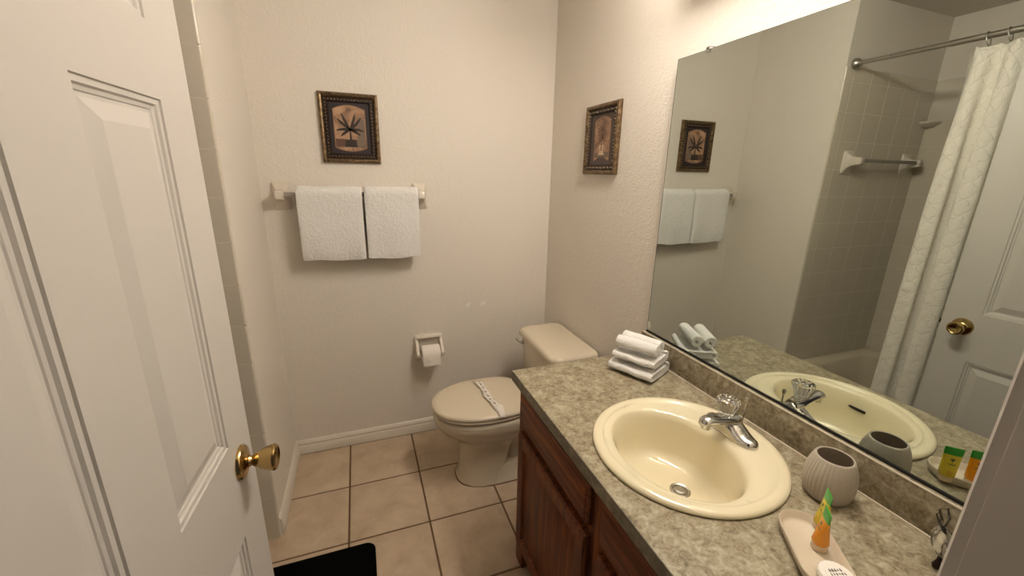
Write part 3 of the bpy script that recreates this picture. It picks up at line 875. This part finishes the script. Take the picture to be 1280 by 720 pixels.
# ------------------------------------------------------------------ framed pictures
def picture(label, place, w_, h_, kind):
    """place(u,v,d): u right, v up from the centre, d out from wall"""
    pic = thing('framed_picture', place(0, 0, 0), label, 'picture', 'framed palm prints')
    def rl(iu, d): return [place(s1 * (w_ / 2 - iu), s2 * (h_ / 2 - iu), d) for s1, s2 in ((-1, -1), (1, -1), (1, 1), (-1, 1))]
    bm = NB(); loft(bm, [rl(0, 0), rl(0, 0.010), rl(0.004, 0.018), rl(0.010, 0.020), rl(0.016, 0.018), rl(0.020, 0.012), rl(0.022, 0.006)], (True, False))
    obj('frame_moulding', bm, M_bronze, pic, smooth=25)
    bm = NB(); loft(bm, [rl(0.020, 0.0075), rl(0.023, 0.0115), rl(0.036, 0.0115), rl(0.039, 0.0065), rl(0.041, 0.004)], (False, False))
    cb = obj('carved_border', bm, M_carve, pic, smooth=25)
    bm = NB()
    def leaf(cu, cv, ang, L=0.0062, W=0.0026):
        pts = [(L, 0), (0, W), (-L, 0), (0, -W)]
        base = [(cu + p * cos(ang) - q * sin(ang), cv + p * sin(ang) + q * cos(ang)) for p, q in pts]
        bv = [bm.verts.new(place(p, q, 0.0115)) for p, q in base]
        tv = bm.verts.new(place(cu, cv, 0.0150))
        for i in range(4): bm.faces.new((bv[i], bv[(i + 1) % 4], tv))
    hu, hv = w_ / 2 - 0.0295, h_ / 2 - 0.0295
    nu, nv = 15, 18
    for s in (1, -1):
        for k in range(nu): leaf(-hu + 2 * hu * k / (nu - 1), s * hv, 0.7 if k % 2 else -0.7)
        for k in range(1, nv - 1): leaf(s * hu, -hv + 2 * hv * k / (nv - 1), 0.87 if k % 2 else -0.87)
    obj('carved_leaves', bm, M_carveg, cb, smooth=0)['kind'] = 'stuff'
    bm = NB(); loft(bm, [rl(0.038, 0.001), rl(0.038, 0.004)])
    mt = obj('mat_board', bm, M_mat1 if kind == 1 else M_mat2, pic, smooth=0)
    vw, vh = w_ / 2 - (0.060 if kind == 1 else 0.070), h_ / 2 - 0.070
    def arch(k, grow):
        L = []; a_, b_ = vw + grow, vh + grow
        n = 10
        for i in range(n + 1):
            u = -a_ + 2 * a_ * i / n
            L.append((u, -b_ - (0.016 * sin(pi * i / n) ** 0.8 if kind == 1 else 0.010 * sin(2 * pi * i / n + pi / 2))))
        for i in range(n + 1):
            u = a_ - 2 * a_ * i / n
            L.append((u, b_ + 0.018 * sin(pi * i / n) ** 0.9))
        return [place(p, q, k) for p, q in L]
    bm = NB(); loft(bm, [arch(0.004, 0.0025), arch(0.0044, 0.0025)]); obj('gold_line', bm, M_line, mt, smooth=0)
    bm = NB(); loft(bm, [arch(0.0044, 0), arch(0.0049, 0)]); vg = obj('print', bm, M_vig1 if kind == 1 else M_vig2, mt, smooth=0)
    def flat(name, polys, m_, d0=0.0049, d1=0.0053):
        bm = NB()
        for P_ in polys: loft(bm, [[place(p, q, d0) for p, q in P_], [place(p, q, d1) for p, q in P_]])
        obj(name, bm, m_, pic, smooth=0)
    def frond(u0, v0, ang, L, W, droop):
        left = []; right = []
        n = 8; px, py, a = u0, v0, ang
        for i in range(n + 1):
            f = i / n
            ww = W * sin(pi * (0.08 + 0.92 * f)) ** 0.8
            left.append((px - ww * sin(a), py + ww * cos(a))); right.append((px + ww * sin(a), py - ww * cos(a)))
            px += L / n * cos(a); py += L / n * sin(a)
            a += droop / n
        return left + right[::-1]
    if kind == 1:
        flat('printed_ground', [[(-vw + .002, -vh + .002), (vw - .002, -vh + .002), (vw - .002, -vh + .034), (-vw + .002, -vh + .036)]], M_leaf2, 0.0049, 0.0051)
        flat('printed_urn', [[(0.022, -vh + .004), (vw - .003, -vh + .004), (vw - .003, 0.040), (0.040, 0.052), (0.030, 0.030), (0.040, -0.010), (0.030, -0.030)]], M_pgrey, 0.0049, 0.0052)
        fr = [frond(0.0, -0.005, radians(a), L * 1.28, .0060, radians(dr_)) for a, L, dr_ in ((142, .058, -8), (120, .064, -10), (66, .060, 10), (42, .060, 14), (172, .050, 30), (10, .050, -36), (204, .042, 26), (-16, .040, -30))]
        flat('printed_palm', fr, M_leaf, 0.0053, 0.0056)
        flat('printed_trunk', [[(-.003, -.005), (.003, -.005), (.005, -vh + .03), (-.005, -vh + .03)], [(-.028, -vh + .001), (.028, -vh + .001), (.022, -vh + .032), (-.022, -vh + .032)]], M_leaf, 0.0053, 0.0056)
    else:
        flat('printed_ground', [[(-vw + .002, -vh + .002), (vw - .002, -vh + .002), (vw - .002, -vh + .024), (-vw + .002, -vh + .022)]], M_pgrey, 0.0049, 0.0051)
        flat('printed_stand', [[(-.026, -vh + .012), (.026, -vh + .012), (.012, -vh + .030), (.022, -0.022), (-.022, -0.022), (-.012, -vh + .030)]], M_plight, 0.0049, 0.0052)
        fr = [frond(0.0, 0.040, radians(a), .044, .0030, radians(-20 if cos(radians(a)) > 0 else 20)) for a in range(-30, 211, 24)]
        fr += [frond(0.002, 0.006, radians(a), .040, .0032, radians(-30 if cos(radians(a)) > 0 else 30)) for a in range(-40, 221, 26)]
        flat('printed_palm', fr, M_leaf3, 0.0053, 0.0056)
        flat('printed_trunk', [[(-.0025, .040), (.0025, .040), (.004, -vh + .03), (-.004, -vh + .03)]], M_leaf3, 0.0053, 0.0056)
    return pic
px0, px1, pz0, pz1 = -1.1325, -0.8794, 1.5013, 1.8029
pcx, pcz = (px0 + px1) / 2, (pz0 + pz1) / 2
picture('dark framed palm print in bronze frame on back wall above the towels', lambda u, v_, d: Vector((pcx + u, -d, pcz + v_)), px1 - px0, pz1 - pz0, 1)
qy0, qy1, qz0, qz1 = -0.640, -0.380, 1.473, 1.764
qcy, qcz = (qy0 + qy1) / 2, (qz0 + qz1) / 2
picture('greyer spiky palm print in bronze frame on wall beside the mirror', lambda u, v_, d: Vector((XW - d, qcy - u, qcz + v_)), qy1 - qy0, qz1 - qz0, 2)

# ------------------------------------------------------------------ washcloths stacked on the counter
SC = Vector((-0.124, -1.077, CZ)); ua = Vector((0.44, -0.90, 0)).normalized(); va = Vector((0.90, 0.44, 0))
def cloth_place(z0, du=0, dv=0, rot=0.0):
    u2 = Matrix.Rotation(rot, 3, 'Z') @ ua; v2 = Matrix.Rotation(rot, 3, 'Z') @ va
    def f(l, a, b_):
        p = SC + u2 * (l + du) + v2 * (a + dv)
        return (p.x, p.y, z0 + b_)
    return f
def serp(w_, h_, layers, th, rng):
    """flat-rolled sheet cross-section: rounded oblong spiral, outer layer smooth"""
    pts = []
    turns = layers / 2.0
    n = int(36 * turns)
    for k in range(n + 1):
        f = k / n
        q = 2 * pi * turns * f + pi * 0.30
        ins = th * (turns * (1 - f)) * 1.0
        hh_ = max(th * 0.3, h_ / 2 - th / 2 - ins); hw = w_ / 2 - th / 2 - ins * 1.6 - (0.006 * (1 - f))
        c, s_ = cos(q), sin(q)
        e = 0.40
        pts.append((hw * (abs(c) ** e) * (1 if c > 0 else -1), h_ / 2 + hh_ * (abs(s_) ** 0.62) * (1 if s_ > 0 else -1)))
    return pts
rng = random.Random(3)
def folded(label, z0, L, w_, h_, layers, th, du, dv, rot):
    bm = NB()
    pts = serp(w_, h_, layers, th, rng)
    st = [-L / 2 + L * k / 14 for k in range(15)]
    ribbon(bm, pts, th * 0.96, st, cloth_place(z0, du, dv, rot), 0.0012)
    o = obj('washcloth', bm, M_terry, origin=(SC.x, SC.y, z0), smooth=70)
    add_props(o, label, 'washcloth', 'folded washcloths on the counter')
folded('folded white washcloth at the bottom of the stack on the counter', CZ + 0.0012, 0.160, 0.158, 0.043, 4, 0.0100, 0, 0, 0)
folded('folded white washcloth in the middle of the stack on the counter', CZ + 0.0445, 0.150, 0.140, 0.037, 4, 0.0086, 0.002, 0.002, 0.05)
def rolled(label, dv, du, rot, r=0.0235, L=0.140):
    pts = []
    n = 52; th = 0.0068
    for k in range(n + 1):
        f = k / n
        rr = 0.005 + (r - th / 2 - 0.005) * f
        a = 2 * pi * 2.35 * f + 1.1
        pts.append((rr * cos(a), r + rr * sin(a)))
    bm = NB()
    ribbon(bm, pts, th * 0.97, [-L / 2 + L * k / 12 for k in range(13)], cloth_place(CZ + 0.0815, du, dv, rot), 0.0007)
    o = obj('washcloth', bm, M_terry, origin=(SC.x, SC.y, CZ + 0.08), smooth=70)
    add_props(o, label, 'washcloth', 'folded washcloths on the counter')
rolled('rolled white washcloth on top of the stack, the one nearer the toilet', -0.026, 0.002, 0.03)
rolled('rolled white washcloth on top of the stack, the one nearer the mirror', 0.023, -0.004, -0.05)

# ------------------------------------------------------------------ ribbed cup
KX, KYY = -0.090, -1.692
cup = thing('tumbler', (KX, KYY, CZ), 'taupe ceramic tumbler with vertical ribs standing by the sink', 'cup')
prof = [(0.036, 0.001), (0.040, 0.003), (0.0435, 0.012), (0.0465, 0.028), (0.0475, 0.042), (0.0462, 0.060), (0.0415, 0.079), (0.0365, 0.092), (0.0350, 0.0955), (0.0330, 0.0965), (0.0312, 0.095)]
bm = NB()
lathe(bm, prof, (KX, KYY, CZ), segs=216, flute=lambda th, k: (0.022 * (abs(cos(18 * th)) - 0.6) if 2 <= k <= 7 else 0), cap=(True, False))
obj('cup_wall', bm, M_cup, cup, smooth=50)
bm = NB(); lathe(bm, [(0.0313, 0.0952), (0.035, 0.083), (0.041, 0.06), (0.042, 0.04), (0.040, 0.015), (0.02, 0.010), (0, 0.010)], (KX, KYY, CZ), segs=48, cap=(False, False))
obj('cup_lining', bm, M_cupin, cup, smooth=50)

# ------------------------------------------------------------------ soap dish
DC = Vector((-0.272, -1.790)); dax = Vector((-0.56, -0.83)).normalized(); dnx = Vector((-dax.y, dax.x))
dish = thing('soap_dish', (DC.x, DC.y, CZ), 'oval beige ceramic soap dish with ribbed side on the counter', 'soap dish')
def stad(hl, hw, z, n=20, rib=0.0):
    L = []
    for k in range(2 * n * 2):
        pass
    pts = []
    st_ = hl - hw
    for i in range(n + 1):
        a = -pi / 2 + pi * i / n; pts.append((st_ + hw * cos(a), hw * sin(a)))
    m_ = 16
    for i in range(1, m_): pts.append((st_ - 2 * st_ * i / m_, hw))
    for i in range(n + 1):
        a = pi / 2 + pi * i / n; pts.append((-st_ + hw * cos(a), hw * sin(a)))
    for i in range(1, m_): pts.append((-st_ + 2 * st_ * i / m_, -hw))
    out = []
    for i, (p, q) in enumerate(pts):
        s = 1 + (rib if i % 2 else -rib)
        w3 = DC + dax * (p * s) + dnx * (q * s)
        out.append((w3.x, w3.y, z))
    return out
bm = NB()
loft(bm, [stad(0.080, 0.034, CZ + 0.001), stad(0.084, 0.038, CZ + 0.006, rib=0.008), stad(0.0875, 0.0415, CZ + 0.019, rib=0.008), stad(0.0880, 0.0420, CZ + 0.0225), stad(0.0868, 0.0408, CZ + 0.0238), stad(0.0852, 0.0392, CZ + 0.0228), stad(0.082, 0.036, CZ + 0.011), stad(0.074, 0.029, CZ + 0.0062)])
obj('dish_shell', bm, M_dish, dish, smooth=50)

# ------------------------------------------------------------------ toiletry tubes (standing on their caps)
def squeeze_tube(x, y, z, ang, h, body, label, wd=0.0160, name='toiletry_tube'):
    t_ = thing(name, (x, y, z), label, 'tube', 'small toiletry tubes in the dish')
    ca, sa = cos(ang), sin(ang)
    def ell(a_, b_, zz):
        L = []
        for k in range(32):
            th = 2 * pi * k / 32
            p, q = a_ * cos(th), b_ * sin(th)
            L.append((x + p * ca - q * sa, y + p * sa + q * ca, z + zz))
        return L
    bm = NB(); loft(bm, [ell(0.0118, 0.0118, 0.0003), ell(0.0126, 0.0126, 0.002), ell(0.0126, 0.0126, 0.011), ell(0.0118, 0.0118, 0.0125)])
    obj('cap', bm, M_capw, t_, smooth=45)
    hb = h * 0.80
    bm = NB(); loft(bm, [ell(0.0122, 0.0122, 0.0128), ell(0.0140, 0.0138, 0.016)] + [ell(0.0140 + (wd - 0.0140) * f, 0.0138 * (1 - f) + 0.0036 * f, 0.016 + (hb - 0.016) * f) for f in (0.15, 0.3, 0.45, 0.6, 0.75, 0.9, 1.0)])
    bd = obj('tube_body', bm, body, t_, smooth=45)
    bm = NB(); loft(bm, [ell(wd + 0.0001, 0.0039, hb - 0.001), ell(wd + 0.0004, 0.0020, h * 0.90), ell(wd + 0.0004, 0.0014, h - 0.0005), ell(wd + 0.0004, 0.0012, h)])
    obj('crimp', bm, M_green, t_, smooth=30)
    # printed palm emblem and text lines on the broad face(s)
    for sgn in (1, -1):
        bm = NB()
        def pp(u, zz, d):
            f = max(0, min(1, (zz - 0.016) / (hb - 0.016))); th_ = 0.0138 * (1 - f) + 0.0036 * f
            wq = 0.0140 + (wd - 0.0140) * f
            q = sgn * (th_ * sqrt(max(0, 1 - (u / wq) ** 2)) + d)
            return (x + u * ca - q * sa, y + u * sa + q * ca, z + zz)
        def quad(u0, u1, z0, z1):
            n_ = 4
            for i in range(n_):
                a_, b_ = u0 + (u1 - u0) * i / n_, u0 + (u1 - u0) * (i + 1) / n_
                bm.faces.new([bm.verts.new(pp(*k_, 0.0003)) for k_ in ((a_, z0), (b_, z0), (b_, z1), (a_, z1))])
        for k in range(5):
            a0 = radians(30 + 30 * k); L_ = 0.0058
            u0, z0 = 0.0, hb * 0.80
            tip = (u0 + L_ * cos(a0), z0 + L_ * sin(a0))
            nx_, nz_ = -sin(a0) * 0.0012, cos(a0) * 0.0012
            mx, mz = u0 + L_ * 0.5 * cos(a0), z0 + L_ * 0.5 * sin(a0)
            bm.faces.new([bm.verts.new(pp(*k_, 0.0003)) for k_ in ((u0, z0), (mx - nx_, mz - nz_), tip, (mx + nx_, mz + nz_))])
        quad(-0.0006, 0.0006, hb * 0.72, hb * 0.80)
        quad(-0.0065, 0.0065, hb * 0.655, hb * 0.685)
        obj('palm_emblem', bm, M_dgreen, bd, smooth=0)
        bm = NB()
        quad(-0.006, 0.006, hb * 0.40, hb * 0.415); quad(-0.0045, 0.0045, hb * 0.345, hb * 0.36); quad(-0.005, 0.005, hb * 0.29, hb * 0.305)
        obj('print_lines', bm, M_oprint, bd, smooth=0)
    return t_
squeeze_tube(-0.250, -1.784, CZ + 0.0064, radians(48), 0.083, M_orange, 'orange toiletry tube with green top standing in the soap dish')
squeeze_tube(-0.206, -1.757, CZ + 0.0090, radians(48), 0.083, M_yellow, 'yellow toiletry tube with green top behind the orange one')

# ------------------------------------------------------------------ wrapped soap
SPX, SPY = -0.288, -1.838
soap = thing('wrapped_soap', (SPX, SPY, CZ + 0.0065), 'round soap in pleated white wrapper lying in the soap dish', 'soap')
bm = NB(); lathe(bm, [(0.022, 0.0), (0.027, 0.003), (0.0285, 0.009), (0.026, 0.014), (0.018, 0.0155), (0.0, 0.0155)], (SPX, SPY, CZ + 0.0066), segs=96, flute=lambda th, k: 0.018 * cos(24 * th) if 1 <= k <= 3 else 0, cap=(True, False))
sb = obj('wrapper', bm, M_wrap, soap, smooth=40)
bm = NB(); lathe(bm, [(0.0185, 0.0150), (0.0185, 0.0160), (0.0, 0.0162)], (SPX, SPY, CZ + 0.0066), segs=40, cap=(False, False))
sl = obj('round_label', bm, M_wrap, sb)
bm = NB()
rg = random.Random(5)
for row, n_ in ((0.006, 5), (-0.001, 6), (-0.008, 4)):
    for k in range(n_):
        u = (k - (n_ - 1) / 2) * 0.0048; hh_ = 0.0045 * rg.uniform(0.7, 1.2); wq = 0.0013 * rg.uniform(0.7, 1.6)
        ax = Vector((0.95, -0.3)); ay = Vector((0.3, 0.95))
        P_ = []
        for p, q in ((u - wq, row - hh_ / 2), (u + wq, row - hh_ / 2), (u + wq * 0.4, row + hh_ / 2), (u - wq * 0.4, row + hh_ / 2)):
            ww = ax * p + ay * q
            P_.append((SPX + ww.x, SPY + ww.y))
        loft(bm, [[(a, b_, CZ + 0.0066 + 0.0158) for a, b_ in P_], [(a, b_, CZ + 0.0066 + 0.0166) for a, b_ in P_]])
obj('label_print', bm, M_ink, sl, smooth=0)

# ------------------------------------------------------------------ scalloped glass bowl by the door frame
GX, GY = -0.062, -1.905
gl = thing('glass_bowl', (GX, GY, CZ), 'clear scalloped glass bowl on dark feet beside the door frame', 'bowl')
bm = NB()
sc_ = lambda th, k: 0.06 * abs(cos(7 * th)) if 1 <= k <= 6 else 0
lathe(bm, [(0.018, 0.016), (0.032, 0.022), (0.046, 0.040), (0.050, 0.060), (0.046, 0.080), (0.051, 0.096), (0.0495, 0.0965), (0.043, 0.080), (0.046, 0.060), (0.042, 0.042), (0.028, 0.027), (0.0, 0.023)], (GX, GY, CZ), segs=112, flute=sc_, cap=(True, False))
obj('glass_shell', bm, M_glassy, gl, smooth=40)
for k in range(6):
    a = 2 * pi * k / 6 + 0.2
    bm = NB(); lathe(bm, [(0.001, 0.0), (0.005, 0.002), (0.0065, 0.007), (0.005, 0.012), (0.003, 0.018), (0.002, 0.026)], (GX + 0.036 * cos(a), GY + 0.036 * sin(a), CZ), segs=14)
    obj('foot', bm, M_brown, gl)
bm = NB(); tube(bm, [(GX + 0.033 * cos(2 * pi * k / 28), GY + 0.033 * sin(2 * pi * k / 28), CZ + 0.020) for k in range(28)], 0.0022, 8, closed=True)
obj('foot_ring', bm, M_brown, gl)

# ------------------------------------------------------------------ black bath mat
bm = NB(); loops = []
mx0, mx1, my0, my1 = -1.455, -1.036, -1.36, -0.700
for ins, z in ((0, 0.001), (0, 0.005), (0.002, 0.0075), (0.006, 0.0085)):
    loops.append([(x, y, z) for x, y in rrect((mx0 + mx1) / 2, (my0 + my1) / 2, (mx1 - mx0) / 2 - ins, (my1 - my0) / 2 - ins, 0.038, 8)])
loft(bm, loops)
o = obj('floor_mat', bm, M_blackrub, origin=((mx0 + mx1) / 2, (my0 + my1) / 2, 0))
add_props(o, 'plain black rounded floor mat by the open door', 'mat')

# ------------------------------------------------------------------ shower rod, curtain, liner
RX, RZ = -1.447, 2.045
rod = thing('shower_rod', (RX, YT, RZ), 'brushed nickel tension shower rod across the tub opening', 'curtain rod')
bm = NB(); tube(bm, [(RX, YT - 0.004, RZ), (RX, -0.95, RZ)], 0.0105, 20); obj('inner_tube', bm, M_nickel, rod)
bm = NB(); tube(bm, [(RX, -0.93, RZ), (RX, YF + 0.004, RZ)], 0.0125, 20); obj('outer_tube', bm, M_nickel, rod)
obj('end_cap', lathe(NB(), [(0.024, 0.001), (0.027, 0.006), (0.026, 0.016), (0.019, 0.026), (0.014, 0.030), (0.0125, 0.036)], (RX, YT, RZ), (0, -1, 0), 28), M_nickel, rod)
obj('end_cap', lathe(NB(), [(0.024, 0.001), (0.027, 0.006), (0.026, 0.016), (0.019, 0.026), (0.014, 0.030), (0.0125, 0.036)], (RX, YF, RZ), (0, 1, 0), 28), M_nickel, rod)
bm = NB(); lathe(bm, [(0.0025, 0), (0.0025, 0.003)], (RX + 0.0102, -0.72, RZ), (1, 0, 0), 10); obj('set_screw', bm, M_chrome, rod)

cur = thing('shower_curtain', (RX + 0.03, -1.5, 0.15), 'off-white quilted fabric shower curtain bunched along the rod', 'shower curtain')
def curtain_sheet(y0, y1, ztop, zbot, xc, amp, waves, drift, nz=40, n=260, flare=0.0):
    bm = bmesh.new(); uv = bm.loops.layers.uv.new('UVMap')
    grid = []; us = []
    acc = 0; last = None
    for i in range(n + 1):
        f = i / n
        col = []
        for j in range(nz + 1):
            g_ = j / nz
            z = ztop + (zbot - ztop) * g_
            ph = 2 * pi * waves * f + 0.6 * sin(5 * f) + 0.25 * sin(3 * g_ + f * 8)
            am = amp * (0.55 + 0.45 * min(1, g_ * 3)) * (0.8 + 0.3 * sin(f * 17))
            x = xc + am * sin(ph) + drift * g_
            y = y0 + (y1 - y0) * f + am * 0.55 * sin(2 * ph) * min(1, g_ * 4) + flare * g_ * (1 - f)
            zz = z - (0.010 * abs(sin(pi * 14 * f)) if j == 0 else 0)
            col.append((x, y, zz))
        if last is not None: acc += sqrt((col[nz // 2][0] - last[0]) ** 2 + (col[nz // 2][1] - last[1]) ** 2)
        last = col[nz // 2]
        us.append(acc); grid.append(col)
    V = [[bm.verts.new(p) for p in c] for c in grid]
    for i in range(n):
        for j in range(nz):
            fc = bm.faces.new((V[i][j], V[i + 1][j], V[i + 1][j + 1], V[i][j + 1]))
            for lp, (a, b_) in zip(fc.loops, ((i, j), (i + 1, j), (i + 1, j + 1), (i, j + 1))):
                lp[uv].uv = (us[a], grid[0][b_][2])
    return bm
o = obj('curtain_fabric', curtain_sheet(-1.035, -1.93, 2.005, 0.13, RX + 0.022, 0.030, 8.5, 0.018, flare=0.01), M_curt, cur, smooth=80)
md = o.modifiers.new('thick', 'SOLIDIFY'); md.thickness = 0.003
for k in range(14):
    y = -1.055 - 0.062 * k
    bm = NB(); tube(bm, [(RX + 0.004 + 0.0165 * cos(2 * pi * i / 20), y + 0.006 * sin(2 * pi * i / 20), RZ - 0.012 + 0.0265 * sin(2 * pi * i / 20)) for i in range(20)], 0.0019, 8, closed=True)
    obj('curtain_ring', bm, M_nickel, cur)
ln = obj('shower_liner', curtain_sheet(-0.985, -1.90, 2.0, 0.30, RX - 0.060, 0.014, 7, -0.05, nz=14, n=140), M_liner, origin=(RX, -1.4, 0.3), smooth=80)
add_props(ln, 'translucent shower liner hanging inside the tub behind the curtain', 'shower liner')

# ------------------------------------------------------------------ towel bar inside tub, corner soap shelf
tb2 = thing('towel_bar', (-1.85, YT, 1.57), 'ceramic towel bar on the tiled end wall of the tub', 'towel bar')
for x in (-1.560, -2.075):
    post(x, tb2, zc=1.565, y_wall=YT, wx=0.040)
obj('bar', box(NB(), -2.07, -1.565, YT - 0.071, YT - 0.053, 1.566, 1.584), M_acr, tb2, bevel=0.002)
sh = thing('corner_shelf', (XT, YT, 1.80), 'small ceramic corner soap shelf high on the tub wall', 'shelf')
bm = NB(); loops = []
for z, r in ((1.775, 0.035), (1.790, 0.058), (1.800, 0.070), (1.806, 0.070), (1.806, 0.063), (1.799, 0.058)):
    loops.append([(XT, YT, z)] + [(XT + r * cos(a), YT - r * sin(a), z) for a in [pi / 2 * k / 12 for k in range(13)]])
loft(bm, loops)
obj('shelf_dish', bm, M_cer, sh, smooth=45)
